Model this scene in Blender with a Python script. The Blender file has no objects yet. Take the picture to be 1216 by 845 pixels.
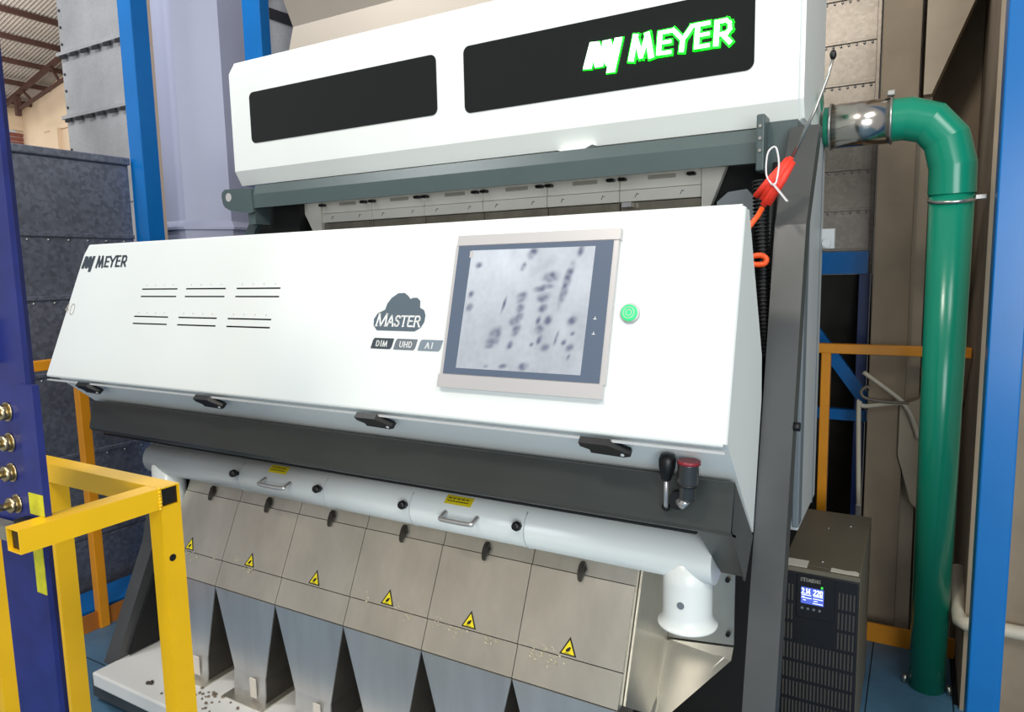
import bpy, bmesh, math, random
from mathutils import Vector, Matrix
random.seed(7)
sc = bpy.context.scene
COL = sc.collection
H = 1.48                      # camera height above the platform floor; everything is raised by H at the end

# ------------------------------------------------------------------ camera
cam = bpy.data.objects.new('camera', bpy.data.cameras.new('camera'))
COL.objects.link(cam)
yaw, pit, rol = -.524324, .12137, -.02089
cy, sy, cp, sp = math.cos(yaw), math.sin(yaw), math.cos(pit), math.sin(pit)
FWD = Vector((sy*cp, cy*cp, -sp)); RT = Vector((cy, -sy, 0)); UP = RT.cross(FWD)
R2 = RT*math.cos(rol)+UP*math.sin(rol); U2 = -RT*math.sin(rol)+UP*math.cos(rol)
cam.matrix_world = Matrix(((R2.x, U2.x, -FWD.x, 0), (R2.y, U2.y, -FWD.y, 0), (R2.z, U2.z, -FWD.z, H), (0, 0, 0, 1)))
cam.data.sensor_width = 36; cam.data.sensor_fit = 'HORIZONTAL'; cam.data.lens = 838.7/1216*36
cam.data.clip_start = .02
sc.camera = cam

# ------------------------------------------------------------------ world, lights, exposure
w = bpy.data.worlds.new('hall_light'); sc.world = w; w.use_nodes = True
bg = w.node_tree.nodes['Background']; bg.inputs['Color'].default_value = (.97, .98, 1, 1); bg.inputs['Strength'].default_value = .42

def area(name, loc, target, sx, sy_, power, color=(1, 1, 1)):
    d = bpy.data.lights.new(name, 'AREA'); d.shape = 'RECTANGLE'; d.size = sx; d.size_y = sy_
    d.energy = power; d.color = color
    o = bpy.data.objects.new(name, d); COL.objects.link(o); o.location = Vector(loc)+Vector((0, 0, H))
    o.rotation_euler = (Vector(target)-Vector(loc)).to_track_quat('-Z', 'Y').to_euler()
    return o
area('roof_lamp', (1.5, -.6, 2.3), (-1.2, 1.6, .0), 1.8, .9, 52, (.95, 1, .98))
area('roof_lamp', (-1.0, -.7, 2.2), (.17, 2.9, .4), .5, .3, 44, (1, .92, .82))
area('front_fill_light', (2.0, -3.8, .0), (-1.5, 1.5, -.3), 3.0, 2.3, 175, (.90, .96, 1))  # unseen low light added in front to brighten cover underside and chutes
area('roof_lamp', (-3.7, .2, 3.2), (-4.7, 3.1, 1.2), 1.6, .8, 100, (.97, .99, 1))
area('skylight', (-17, 6, 4.6), (-21, 9, 3.5), 4, 3, 260, (1, .97, .92))
sc.view_settings.view_transform = 'Standard'; sc.view_settings.look = 'None'
sc.view_settings.exposure = -0.05; sc.view_settings.gamma = 1

# ------------------------------------------------------------------ materials
MATS = {}
def srgb(c): return tuple((x/12.92 if x <= .04045 else ((x+.055)/1.055)**2.4) for x in c)
def mat(name, rgb, rough=.5, metal=0., var=.0, scale=8., bump=0., emit=None, stretch=None, spec=.5, detail=3, voro=False, coat=0.):
    """rgb is given in display values 0..255"""
    if name in MATS: return MATS[name]
    m = bpy.data.materials.new(name); m.use_nodes = True; nt = m.node_tree; N = nt.nodes; L = nt.links
    b = N['Principled BSDF']; c = srgb([x/255 for x in rgb])
    b.inputs['Base Color'].default_value = (*c, 1); b.inputs['Roughness'].default_value = rough
    b.inputs['Metallic'].default_value = metal; b.inputs['Specular IOR Level'].default_value = spec
    b.inputs['Coat Weight'].default_value = coat
    if var or bump:
        tc = N.new('ShaderNodeTexCoord'); mp = N.new('ShaderNodeMapping'); L.new(tc.outputs['Object'], mp.inputs[0])
        if stretch: mp.inputs['Scale'].default_value = stretch
        if voro:
            t = N.new('ShaderNodeTexVoronoi'); t.inputs['Scale'].default_value = scale; src = t.outputs['Color']
        else:
            t = N.new('ShaderNodeTexNoise'); t.inputs['Scale'].default_value = scale; t.inputs['Detail'].default_value = detail
            t.inputs['Roughness'].default_value = .6; src = t.outputs['Fac']
        L.new(mp.outputs[0], t.inputs['Vector'])
        if var:
            r = N.new('ShaderNodeMapRange'); r.inputs['From Min'].default_value = .25; r.inputs['From Max'].default_value = .75
            r.inputs['To Min'].default_value = 1-var; r.inputs['To Max'].default_value = 1+var
            if voro:
                sx = N.new('ShaderNodeSeparateColor'); L.new(src, sx.inputs[0]); L.new(sx.outputs[0], r.inputs['Value'])
                n2 = N.new('ShaderNodeTexNoise'); n2.inputs['Scale'].default_value = 2.2; n2.inputs['Detail'].default_value = 5
                L.new(tc.outputs['Object'], n2.inputs['Vector'])
                r.inputs['From Min'].default_value = 0; r.inputs['From Max'].default_value = 1
                mm = N.new('ShaderNodeMath'); mm.operation = 'MULTIPLY'; ad = N.new('ShaderNodeMath'); ad.operation = 'ADD'
                L.new(n2.outputs['Fac'], ad.inputs[0]); ad.inputs[1].default_value = .5
                L.new(r.outputs[0], mm.inputs[0]); L.new(ad.outputs[0], mm.inputs[1]); fac = mm.outputs[0]
            else:
                L.new(src, r.inputs['Value']); fac = r.outputs[0]
            v = N.new('ShaderNodeVectorMath'); v.operation = 'SCALE'; v.inputs[0].default_value = c
            L.new(fac, v.inputs['Scale']); L.new(v.outputs[0], b.inputs['Base Color'])
        if bump:
            bp = N.new('ShaderNodeBump'); bp.inputs['Strength'].default_value = bump; bp.inputs['Distance'].default_value = .01
            L.new(t.outputs[0], bp.inputs['Height']); L.new(bp.outputs[0], b.inputs['Normal'])
    if emit:
        b.inputs['Emission Color'].default_value = (*srgb([x/255 for x in emit[0]]), 1); b.inputs['Emission Strength'].default_value = emit[1]
    MATS[name] = m
    return m
WHITE = mat('white_powder_coat', (236, 240, 236), .38, var=.015, scale=3)
HOUSE = mat('grey_white_paint', (196, 198, 198), .45, var=.03, scale=4)
HEADER = mat('dark_green_grey_paint', (78, 92, 92), .35, var=.06, scale=5)
FLANGE = mat('smoked_steel', (76, 80, 78), .33, .55, var=.1, scale=6, stretch=(.6, 3, 3))
STAINLESS = mat('brushed_stainless', (206, 200, 186), .36, .78, var=.16, scale=4.5, stretch=(1.6, 1, .8), detail=8)
STAINB = mat('polished_stainless', (208, 207, 205), .3, .72, var=.10, scale=4, stretch=(4, 4, .5), detail=5)
LEG = mat('dark_satin_steel', (88, 89, 88), .42, .45, var=.15, scale=5)
BLACKBODY = mat('black_machine_interior', (20, 20, 20), .7)
RUBBER = mat('black_plastic', (16, 16, 17), .4)
GLASS = mat('black_glass', (20, 23, 22), .06, spec=.5)
PVC = mat('white_pvc', (232, 236, 232), .25, var=.02, scale=3)
GREEN = mat('green_pvc', (20, 138, 108), .22, var=.05, scale=3)
MIRROR = mat('shiny_sleeve_steel', (205, 198, 188), .2, 1., var=.05, scale=4)
BLUE = mat('blue_gloss_paint', (10, 106, 178), .25, var=.06, scale=5)
NAVY = mat('worn_navy_paint', (34, 44, 112), .4, var=.3, scale=14, detail=6)
YELLOW = mat('yellow_gloss_paint', (252, 196, 20), .3, var=.07, scale=7)
ORANGE = mat('orange_yellow_paint', (226, 146, 28), .35, var=.1, scale=6)
GALV = mat('galvanized_sheet', (206, 206, 208), .36, .55, var=.05, scale=90, voro=True)
GALVW = mat('dim_lit_galvanized_sheet', (150, 142, 132), .4, .7, var=.10, scale=70, voro=True)  # dimmer, warmer light on the right bin put into the sheet colour
GALVD = mat('dull_galvanized_sheet', (122, 125, 136), .5, .6, var=.22, scale=60, voro=True)
DUCTM = mat('lavender_grey_paint', (176, 178, 200), .4, var=.03, scale=3)
CONC = mat('bare_concrete', (148, 132, 112), .9, var=.16, scale=5, bump=.4, detail=8)
CONCL = mat('lit_concrete', (186, 171, 150), .9, var=.12, scale=6, bump=.4, detail=8)  # concrete lightened for the brace and flange faces that catch light
CREAM = mat('cream_wall_paint', (226, 205, 178), .8, var=.05, scale=1)
ROOFM = mat('fibre_roof_sheet', (176, 168, 160), .7, var=.1, scale=2)
RUST = mat('brown_red_oxide_steel', (74, 48, 42), .6, var=.15, scale=4)
FLOORM = mat('worn_blue_floor_paint', (80, 120, 148), .45, var=.3, scale=5, detail=8, bump=.1)
GROUND = mat('grey_concrete_ground', (120, 118, 114), .9, var=.1, scale=2)
BOLT = mat('zinc_bolt', (190, 188, 182), .3, .9)
BRASS = mat('yellow_zinc_bolt', (200, 184, 146), .3, 1., var=.1, scale=40)
DARKPR = mat('dark_grey_print', (62, 70, 78), .5)
MIDPR = mat('mid_grey_print', (110, 118, 124), .5)
LITEPR = mat('steel_grey_print', (128, 140, 150), .5)
PAPER = mat('white_print', (240, 240, 236), .6)
LABEL = mat('paper_label', (226, 216, 202), .8, var=.03, scale=20)
STICK = mat('yellow_sticker', (236, 214, 30), .5)
INK = mat('black_ink', (24, 22, 18), .6)
BEZEL = mat('blue_grey_bezel', (92, 104, 122), .3)
ALU = mat('satin_aluminium', (206, 202, 200), .4, .3)
GBTN = mat('green_lit_button', (60, 190, 120), .3, emit=((60, 230, 140), .5))
LEDG = mat('green_sign_light', (10, 120, 40), .5, emit=((0, 255, 6), 6.0))
LEDW = mat('white_green_sign_light', (230, 255, 240), .5, emit=((225, 255, 235), 3.0))
CORD = mat('red_orange_cord', (240, 62, 44), .5, var=.1, scale=60)
CABLE = mat('orange_cable', (250, 92, 36), .45)
NYLON = mat('white_nylon', (226, 222, 222), .5)
RED = mat('dark_red_ring', (140, 40, 52), .4)
UPSM = mat('ups_grey_brown_metal', (112, 104, 88), .5, .1, var=.05, scale=6)
UPSB = mat('ups_black_plastic', (22, 23, 27), .35)
LCD = mat('blue_lcd', (70, 90, 190), .3, emit=((84, 104, 200), .75))
LCDW = mat('white_lcd_digit', (235, 240, 255), .4, emit=((225, 232, 255), 1.1))
FEED = mat('pale_feeder_plate', (244, 240, 228), .4, var=.04, scale=5)
FEEDS = mat('dusty_feeder_steel', (140, 134, 118), .45, .5, var=.25, scale=18, detail=6)
TRAY = mat('white_tray_paint', (236, 234, 228), .35, var=.02, scale=5)
CONDUIT = mat('cream_conduit', (206, 196, 176), .5)
SEED = mat('dusty_seed', (128, 112, 96), .7, var=.2, scale=30)
DUST = mat('grain_dust', (196, 188, 158), .9, var=.1, scale=30)
LOUVRE = mat('red_brown_louvre', (140, 84, 74), .6)
PANE = mat('bright_daylight_pane', (255, 255, 255), .2, emit=((255, 255, 255), 1.6))
DKSHEET = mat('dark_sheet', (70, 66, 60), .55, .4, var=.2, scale=8)

# ------------------------------------------------------------------ mesh helpers
class MB:
    def __init__(s): s.v = []; s.f = []; s.smooth = []
    def add(s, vs, fs, sm=False):
        o = len(s.v); s.v += [tuple(v) for v in vs]; s.f += [tuple(i+o for i in f) for f in fs]; s.smooth += [sm]*len(fs); return s
    def hexa(s, p): return s.add(p, [(0, 3, 2, 1), (4, 5, 6, 7), (0, 1, 5, 4), (1, 2, 6, 5), (2, 3, 7, 6), (3, 0, 4, 7)])
    def box(s, x0, x1, y0, y1, z0, z1):
        return s.hexa([(x0, y0, z0), (x1, y0, z0), (x1, y1, z0), (x0, y1, z0), (x0, y0, z1), (x1, y0, z1), (x1, y1, z1), (x0, y1, z1)])
    def bbox(s, x0, x1, y0, y1, z0, z1, b=.003, seg=2):
        bm = bmesh.new(); M_ = Matrix.Translation(((x0+x1)/2, (y0+y1)/2, (z0+z1)/2)) @ Matrix.Diagonal((x1-x0, y1-y0, z1-z0, 1))
        bmesh.ops.create_cube(bm, size=1, matrix=M_); bmesh.ops.bevel(bm, geom=bm.edges[:], offset=b, segments=seg, affect='EDGES', profile=.5)
        return s.frombm(bm)
    def frombm(s, bm, sm=False):
        bm.verts.index_update(); s.add([v.co[:] for v in bm.verts], [[v.index for v in f.verts] for f in bm.faces], sm); bm.free(); return s
    def prism(s, pts, vec, sm=False):
        """pts: ring of 3d points (front), vec: extrusion to the back"""
        n = len(pts); vec = Vector(vec); a = [Vector(p) for p in pts]; b = [p+vec for p in a]
        s.add(a+b, [tuple(range(n)), tuple(range(2*n-1, n-1, -1))]); o = len(s.v)-2*n
        s.f += [(o+i, o+n+i, o+n+(i+1) % n, o+(i+1) % n) for i in range(n)]; s.smooth += [sm]*n
        return s
    def px(s, yz, x0, x1): return s.prism([(x0, y, z) for y, z in yz], (x1-x0, 0, 0))
    def py(s, xz, y0, y1): return s.prism([(x, y0, z) for x, z in xz], (0, y1-y0, 0))
    def pz(s, xy, z0, z1): return s.prism([(x, y, z0) for x, y in xy], (0, 0, z1-z0))
    def bar(s, a, b, w, h, up=(0, 0, 1)):
        a = Vector(a); b = Vector(b); d = (b-a).normalized(); up = Vector(up)
        r = d.cross(up)
        if r.length < 1e-4: r = d.cross(Vector((0, 1, 0)))
        r.normalize(); u = r.cross(d)
        q = lambda p: [p-r*w/2-u*h/2, p+r*w/2-u*h/2, p+r*w/2+u*h/2, p-r*w/2+u*h/2]
        return s.hexa(q(a)+q(b))
    def tube(s, pts, r, seg=12, cap=True, sm=True, split=False):
        pts = [Vector(p) for p in pts]; n = len(pts); rr = r if isinstance(r, (list, tuple)) else [r]*n
        t0 = (pts[1]-pts[0]).normalized(); nrm = t0.orthogonal().normalized(); rings = []; prev = t0
        for i, p in enumerate(pts):
            t = (pts[min(i+1, n-1)]-pts[max(i-1, 0)]).normalized()
            nrm = prev.rotation_difference(t) @ nrm; prev = t; bn = t.cross(nrm)
            rings.append([p+(nrm*math.cos(2*math.pi*k/seg)+bn*math.sin(2*math.pi*k/seg))*rr[i] for k in range(seg)])
        fs = [(i*seg+k, i*seg+(k+1) % seg, (i+1)*seg+(k+1) % seg, (i+1)*seg+k) for i in range(n-1) for k in range(seg)]
        if split:
            for g0, g1 in zip(rings, rings[1:]): s.add(g0+g1, [(k, (k+1) % seg, seg+(k+1) % seg, seg+k) for k in range(seg)], sm)
            return s
        s.add([v for g in rings for v in g], fs, sm); o = len(s.v)-n*seg
        if cap:
            s.f += [tuple(o+k for k in range(seg-1, -1, -1)), tuple(o+(n-1)*seg+k for k in range(seg))]; s.smooth += [False, False]
        return s
    def lathe(s, prof, c, axis=(0, 0, 1), seg=20):
        c = Vector(c); ax = Vector(axis).normalized()
        return s.tube([c+ax*h for _, h in prof], [max(r, 1e-4) for r, _ in prof], seg) if len(prof) > 1 else s
    def sphere(s, c, r, sc_=(1, 1, 1), u=10, v=7):
        bm = bmesh.new(); bmesh.ops.create_uvsphere(bm, u_segments=u, v_segments=v, radius=r, matrix=Matrix.Translation(c) @ Matrix.Diagonal((*sc_, 1)))
        return s.frombm(bm, True)
    def build(s, name, m, parent=None, fix=True):
        o0 = Vector((0, 0, 0)) if parent is None else ORG.get(parent.name, Vector((0, 0, 0)))
        if parent is None:
            xs, ys, zs = zip(*s.v); o0 = Vector(((min(xs)+max(xs))/2, (min(ys)+max(ys))/2, min(zs)))
        me = bpy.data.meshes.new(name); me.from_pydata([Vector(v)-o0 for v in s.v], [], s.f); me.update()
        me.polygons.foreach_set('use_smooth', s.smooth)
        if fix:
            bm = bmesh.new(); bm.from_mesh(me); bmesh.ops.recalc_face_normals(bm, faces=bm.faces[:]); bm.to_mesh(me); bm.free()
        me.materials.append(m)
        o = bpy.data.objects.new(name, me); COL.objects.link(o)
        ORG[o.name] = o0
        if parent is not None: o.parent = parent
        else: o.location = o0
        return o
ORG = {}
def smooth(pts, n=5):
    p = [Vector(q) for q in pts]; p = [p[0]*2-p[1]]+p+[p[-1]*2-p[-2]]; out = []
    for i in range(1, len(p)-2):
        for k in range(n):
            t = k/n; a, b, c, d = p[i-1:i+3]
            out.append(.5*((2*b)+(c-a)*t+(2*a-5*b+4*c-d)*t*t+(3*b-a-3*c+d)*t**3))
    return out+[p[-2]]
def thing(name, label, cat, loc, group=None):
    o = bpy.data.objects.new(name, None); COL.objects.link(o); o.location = loc; ORG[o.name] = Vector(loc); o.empty_display_size = .1
    return tag(o, label, cat, group)
def tag(o, label, cat, group=None):
    o['label'] = label; o['category'] = cat
    if group: o['group'] = group
    return o
def lab(o, text): o['label'] = text; return o
def stuff(o): o['kind'] = 'stuff'; return o
def struct(o): o['kind'] = 'structure'; return o
def rrect(x0, x1, z0, z1, r, k=5):
    out = []
    for cx, cz, a0 in ((x1-r, z1-r, 0), (x0+r, z1-r, 90), (x0+r, z0+r, 180), (x1-r, z0+r, 270)):
        for i in range(k+1):
            a = math.radians(a0+90*i/k); out.append((cx+r*math.cos(a), cz+r*math.sin(a)))
    return out
# writing: every glyph is a list of strokes on a unit box (0..1 high)
GL = {
 'M': (1.15, [[(0.02, 0), (.15, 1)], [(.15, 1), (.52, 0)], [(.52, 0), (1, 1)], [(1, 1), (1.08, 0)]]), 'A': (.95, [[(0, 0), (.48, 1), (.92, 0)], [(.2, .36), (.74, .36)]]),
 'S': (.75, [[(.66, .82), (.5, .97), (.22, .97), (.06, .78), (.16, .58), (.54, .44), (.66, .25), (.5, .03), (.2, .03), (.02, .2)]]),
 'T': (.85, [[(0, .97), (.82, .97)], [(.41, .97), (.41, 0)]]), 'E': (.78, [[(.7, .97), (.08, .97), (.08, .03), (.72, .03)], [(.08, .52), (.55, .52)]]),
 'R': (.9, [[(.08, 0), (.08, .97), (.55, .97), (.72, .82), (.72, .64), (.55, .5), (.08, .5)], [(.45, .5), (.85, 0)]]),
 'D': (.88, [[(.08, .03), (.08, .97), (.5, .97), (.78, .72), (.78, .28), (.5, .03), (.08, .03)]]), 'I': (.4, [[(.2, 0), (.2, 1)]]),
 'U': (.9, [[(.06, 1), (.06, .25), (.25, .03), (.6, .03), (.78, .25), (.78, 1)]]), 'H': (.9, [[(.08, 0), (.08, 1)], [(.8, 0), (.8, 1)], [(.08, .5), (.8, .5)]]),
 'G': (.9, [[(.78, .8), (.6, .97), (.25, .97), (.05, .7), (.05, .3), (.25, .03), (.6, .03), (.8, .2), (.8, .48), (.5, .48)]]),
 '2': (.75, [[(.04, .8), (.2, .97), (.5, .97), (.64, .8), (.6, .58), (.04, .03), (.68, .03)]]), '0': (.75, [[(.06, .2), (.06, .8), (.22, .97), (.48, .97), (.64, .8), (.64, .2), (.48, .03), (.22, .03), (.06, .2)]]),
 '1': (.4, [[(.05, .8), (.22, 1), (.22, 0)]]), '4': (.75, [[(.5, 0), (.5, 1), (.02, .3), (.7, .3)]]), '.': (.3, [[(.1, .0), (.1, .1)]]), ' ': (.5, [])}
def ribbon(mb, pts, wd, place, th):
    """flat stroke with small thickness; pts in 2d, place(x, z, o) -> 3d"""
    for (a, b) in zip(pts, pts[1:]):
        ax, az = a; bx, bz = b; d = math.hypot(bx-ax, bz-az) or 1e-6; ux, uz = (bx-ax)/d, (bz-az)/d; e = wd*.42
        ax -= ux*e; az -= uz*e; bx += ux*e; bz += uz*e; nx, nz = -uz*wd/2, ux*wd/2
        q = [(ax-nx, az-nz), (bx-nx, bz-nz), (bx+nx, bz+nz), (ax+nx, az+nz)]
        mb.hexa([place(x, z, 0) for x, z in q]+[place(x, z, th) for x, z in q])
def write(mb, txt, x, z, h, wd, place, th=.0008, sx=1., skew=0., gap=.16, serif=False):
    for ch in txt:
        adv, st = GL[ch]
        for s in st:
            p = [(x+(a*sx+b*skew)*h, z+b*h) for a, b in s]; ribbon(mb, p, wd, place, th)
            if serif:
                for e in (p[0], p[-1]): ribbon(mb, [(e[0]-.13*h*sx, e[1]), (e[0]+.13*h*sx, e[1])], wd*.45, place, th)
        x += (adv+gap)*sx*h
    return x

# ------------------------------------------------------------------ the setting
FZ = -H
fl = MB()
fl.box(-2.99, .20, -2.6, 3.02, FZ-.06, FZ-.004)
fl.box(.20, 2.2, -2.6, 2.64, FZ-.06, FZ-.004)
floor = struct(fl.build('floor', mat('floor_joint_dark', (20, 26, 32), .9)))
for (x0, x1) in ((-2.99, -1.6), (-1.6, -.1), (-.1, .155), (.155, 2.2)):
    for (y0, y1) in ((-2.6, -1.2), (-1.2, .2), (.2, 1.42), (1.42, 2.648), (2.648, 3.02)):
        if x0 > .15 and y1 > 2.7: continue
        if (x0, x1) == (-.1, .155): pass
        MB().box(x0+.002, x1-.002, y0+.003, y1-.003, FZ-.004, FZ).build('floor_plate', FLOORM, floor)
g = MB().box(-24, 3, -4, 12, -4.1, -4.0)
struct(g.build('floor', GROUND))
# right concrete wall, pier and wall behind it
wr = MB(); wr.box(.172, .5, 2.62, 5.0, -4.0, 3.2); wr.box(.5, 2.4, 2.62, 2.9, -4.0, 3.2)
wall_right = struct(wr.build('wall_right', CONC))
wb = MB(); wb.box(-23, -4.5, 11.2, 11.5, -4, 5.6)
wall_back = struct(wb.build('wall_back', CREAM))
MB().box(-20.95, -20.6, 11.08, 11.2, -1, 4.1).build('wall_pier', CREAM, wall_back)
MB().box(-21.4, -19, 11.13, 11.2, 4.08, 4.2).build('wall_ledge', CREAM, wall_back)
wl = MB(); wl.box(-22.9, -22.55, -4, 12, -4, 2.2); wl.box(-22.9, -22.55, -4, 12, 4.34, 5.0); wl.box(-22.9, -22.55, 11.45, 12, 2.2, 4.34); wl.box(-22.9, -22.55, -4, 5, 2.2, 4.34)
wall_left = struct(wl.build('wall_left', CREAM))
win = struct(MB().box(-22.62, -22.5, 4.95, 11.5, 4.24, 4.34).box(-22.62, -22.5, 11.38, 11.47, 2.2, 4.24).box(-22.62, -22.5, 4.95, 5.05, 2.2, 4.24).box(-22.62, -22.5, 4.95, 11.5, 2.12, 2.2).build('window_1', CREAM))
MB().box(-22.78, -22.76, 5.0, 10.83, 2.2, 4.24).build('pane', PANE, win)
for k in range(16):
    MB().bar((-22.62, 10.84, 2.25+k*.125), (-22.62, 11.38, 2.25+k*.125), .06, .10, up=(.5, 0, 1)).build('louvre_slat', LOUVRE, win)
# corrugated roof rising to the right
ty = math.tan(math.radians(15)); rz = lambda x: 4.82+(x+22.6)*ty
n = 190; vs = []; fs = []
for i in range(n+1):
    y = 3.0+i*(11.4-3.0)/n
    for x in (-22.9, -12.0): vs.append((x, y, rz(x)+(.045 if i % 2 else 0)))
    if i: fs.append((2*i-2, 2*i-1, 2*i+1, 2*i))
ceiling = struct(MB().add(vs, fs).build('ceiling', ROOFM, fix=False))
for k in range(9):
    x = -22.0+k*1.02
    MB().bar((x, 3.0, rz(x)-.1), (x, 11.3, rz(x)-.08), .08, .12).build('purlin', RUST, ceiling)
tr = thing('roof_truss', 'brown red steel roof truss beside cream wall, under corrugated roof at far left', 'truss', (-21, 10.6, 3.6))
MB().bar((-22.2, 10.5, rz(-22.2)-.22), (-14, 10.5, rz(-14)-.22), .10, .10).build('top_chord', RUST, tr)
MB().bar((-21.3, 10.5, 4.40), (-21.3, 10.5, 4.95), .12, .12).build('end_post', RUST, tr)
MB().bar((-21.3, 10.5, 4.55), (-14, 10.5, 6.0), .06, .08).build('bottom_chord', RUST, tr)
for k in range(4):
    x = -20.6+k*1.4
    MB().bar((x, 10.5, 4.58+.2*(x+21.3)), (x-.5+.1*k, 10.5, rz(x)-.26), .05, .05).build('web_member', RUST, tr)

# ------------------------------------------------------------------ the sorting machine
mc = thing('sorting_machine', 'large white industrial grain sorting machine with tilted control panel, standing on blue floor', 'machine', (-1.4, 1.75, FZ))
# upper housing (rear body and the light box on its front)
hb = MB()
hb.px([(2.0, .42), (2.0, .80), (2.03, .85), (2.40, .90), (2.43, .88), (2.43, .365), (2.03, .365)], -2.455, -.28)
hb.v = [(x, y, z) for x, y, z in hb.v]
bm = bmesh.new(); me_ = bpy.data.meshes.new('t'); me_.from_pydata(hb.v, [], hb.f); bm.from_mesh(me_)
bmesh.ops.bevel(bm, geom=[e for e in bm.edges if abs(e.verts[0].co.x-e.verts[1].co.x) < .01], offset=.012, segments=3, affect='EDGES')
upper = MB().frombm(bm).build('upper_housing', WHITE, mc)
MB().bbox(-.345, -.27, 2.06, 2.42, -.75, .37, .006).build('rear_housing', HOUSE, mc)
MB().box(-.2705, -.2680, 2.335, 2.345, -.75, .37).build('housing_seam', MIDPR, mc)
hg = MB(); hg.box(-.27, -.235, 2.40, 2.43, .045, .105).tube([(-.255, 2.385, .06), (-.255, 2.375, .06)], .013, 12); hg.build('door_hinge', HOUSE, mc)
MB().bbox(-.28, -.262, 2.0, 2.06, -.72, .36, .004).build('edge_trim', MIDPR, mc)
# windows in the light box
for x0, x1, z0, z1 in ((-2.331, -1.424, .520, .7145), (-1.314, -.403, .509, .718)):
    wp = MB().py(rrect(x0, x1, z0, z1, .022), 1.9975, 2.003).build('dark_window', GLASS, upper)
# illuminated sign
MARK = [(0.0, 0.0), (0.053, 0.166), (0.119, 0.161), (0.141, 0.1), (0.143, 0.16), (0.202, 0.161), (0.217, 0.11), (0.232, 0.163), (0.285, 0.161), (0.229, -0.051), (0.17, -0.049), (0.182, 0.001), (0.17, -0.004), (0.152, 0.028), (0.144, -0.002), (0.088, -0.002), (0.078, 0.053), (0.059, -0.005)]
LT = [(.048, [(0.345, 0.012), (0.375, 0.148)]), (.040, [(.375, .146), (0.412, 0.02), (0.455, 0.140)]), (.048, [(0.455, 0.146), (0.480, 0.012)]),
      (.030, [(0.625, 0.142), (0.537, 0.142)]), (.040, [(0.541, 0.138), (0.531, 0.018)]), (.030, [(.531, .016), (0.605, 0.014)]), (.028, [(0.540, 0.080), (0.605, 0.079)]),
      (.036, [(0.628, 0.142), (0.688, 0.075), (0.742, 0.140)]), (.040, [(0.688, 0.075), (0.680, 0.014)]),
      (.030, [(0.745, 0.146), (0.850, 0.146)]), (.040, [(0.783, 0.146), (0.775, 0.016)]), (.030, [(.775, .015), (0.848, 0.014)]), (.028, [(0.780, 0.083), (0.848, 0.083)]),
      (.042, [(0.896, 0.014), (0.903, 0.140)]), (.032, [(.903, .142), (0.958, 0.142), (0.978, 0.124), (0.980, 0.088), (0.962, 0.068), (0.915, 0.065)]), (.038, [(0.940, 0.060), (0.978, 0.014)])]
def grow(poly, d):
    out = []; n_ = len(poly)
    for i in range(n_):
        a, b, c = Vector(poly[i-1]), Vector(poly[i]), Vector(poly[(i+1) % n_])
        n1 = Vector((-(b-a).y, (b-a).x)).normalized(); n2 = Vector((-(c-b).y, (c-b).x)).normalized()
        m_ = (n1+n2); m_ = m_/max(.35, m_.length_squared/2)*.5*1 if m_.length > 1e-5 else n1
        out.append(tuple(b+m_*d*1.0))
    return out
def logo(mb, W, place, th, d=0.0, kv=1.0, skew=0.0):
    mk = grow(MARK, d) if d else MARK
    q = [((u+v*skew)*W, v*W*kv) for u, v in mk]
    # tessellate the concave mark through bmesh so that it stays clean
    a = [place(x, z, 0) for x, z in q]; b = [place(x, z, th) for x, z in q]; n_ = len(q)
    from mathutils.geometry import tessellate_polygon
    tri = tessellate_polygon([[Vector((x, z, 0)) for x, z in q]])
    mb.add(a+b, [tuple(t) for t in tri]+[tuple(i+n_ for i in t) for t in tri]+[(i, (i+1) % n_, n_+(i+1) % n_, n_+i) for i in range(n_)])
    for wd, pts in LT: ribbon(mb, [((u+v*skew)*W, v*W*kv) for u, v in pts], (wd*.78+2*d)*W, place, th)
LX, LZ, LW = -.888, .581, .432
hal = MB(); logo(hal, LW, lambda x, z, o: (LX+x, 1.9955-o, LZ+z), .0028, .009); lab(hal.build('sign_halo', LEDG, upper), 'green glowing rim around the lit sign letters')
sg = MB(); logo(sg, LW, lambda x, z, o: (LX+x, 1.990-o, LZ+z), .004, -.002); lab(sg.build('lit_sign', LEDW, upper), 'white-hot lit sign reading MEYER with its slanted emblem')
# dark header beam with lifting brackets
hd = MB(); hd.px([(1.95, .262), (1.95, .315), (1.965, .35), (2.03, .352), (2.03, .344), (1.972, .335), (1.962, .262)], -2.29, -.37); hd.build('header_beam', HEADER, mc)
br = MB()
br.py([(-2.468, .319), (-2.463, .334), (-2.446, .344), (-2.345, .342), (-2.292, .336), (-2.286, .246), (-2.31, .243), (-2.423, .260), (-2.452, .275), (-2.462, .288)], 1.945, 1.957)
br.box(-2.33, -2.29, 1.957, 2.03, .20, .34); br.bar((-2.30, 2.0, .26), (-2.43, 2.02, .12), .02, .05)
lbk = br.build('lifting_bracket', HEADER, mc)
MB().tube([(-2.425, 1.9455, .312), (-2.425, 1.9440, .312)], .017, 16).build('bracket_hole', ALU, lbk)
b2 = MB(); b2.bbox(-.375, -.355, 1.90, 1.97, .235, .375, .004); b2.box(-.355, -.285, 1.955, 2.06, .23, .362)
rb = b2.build('lifting_bracket', HEADER, mc)
for z in (.345, .315, .285): MB().tube([(-.365, 1.9005, z), (-.365, 1.896, z)], .004, 8).build('bracket_screw', BOLT, rb)
# small clip hanging under the lower lip of the light box
MB().prism([(-.985, 2.0, .362), (-.96, 2.0, .352), (-.93, 2.0, .348), (-.90, 2.0, .352), (-.865, 2.0, .366)], (0, .03, 0)).build('rubber_seal', WHITE, mc)
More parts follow.
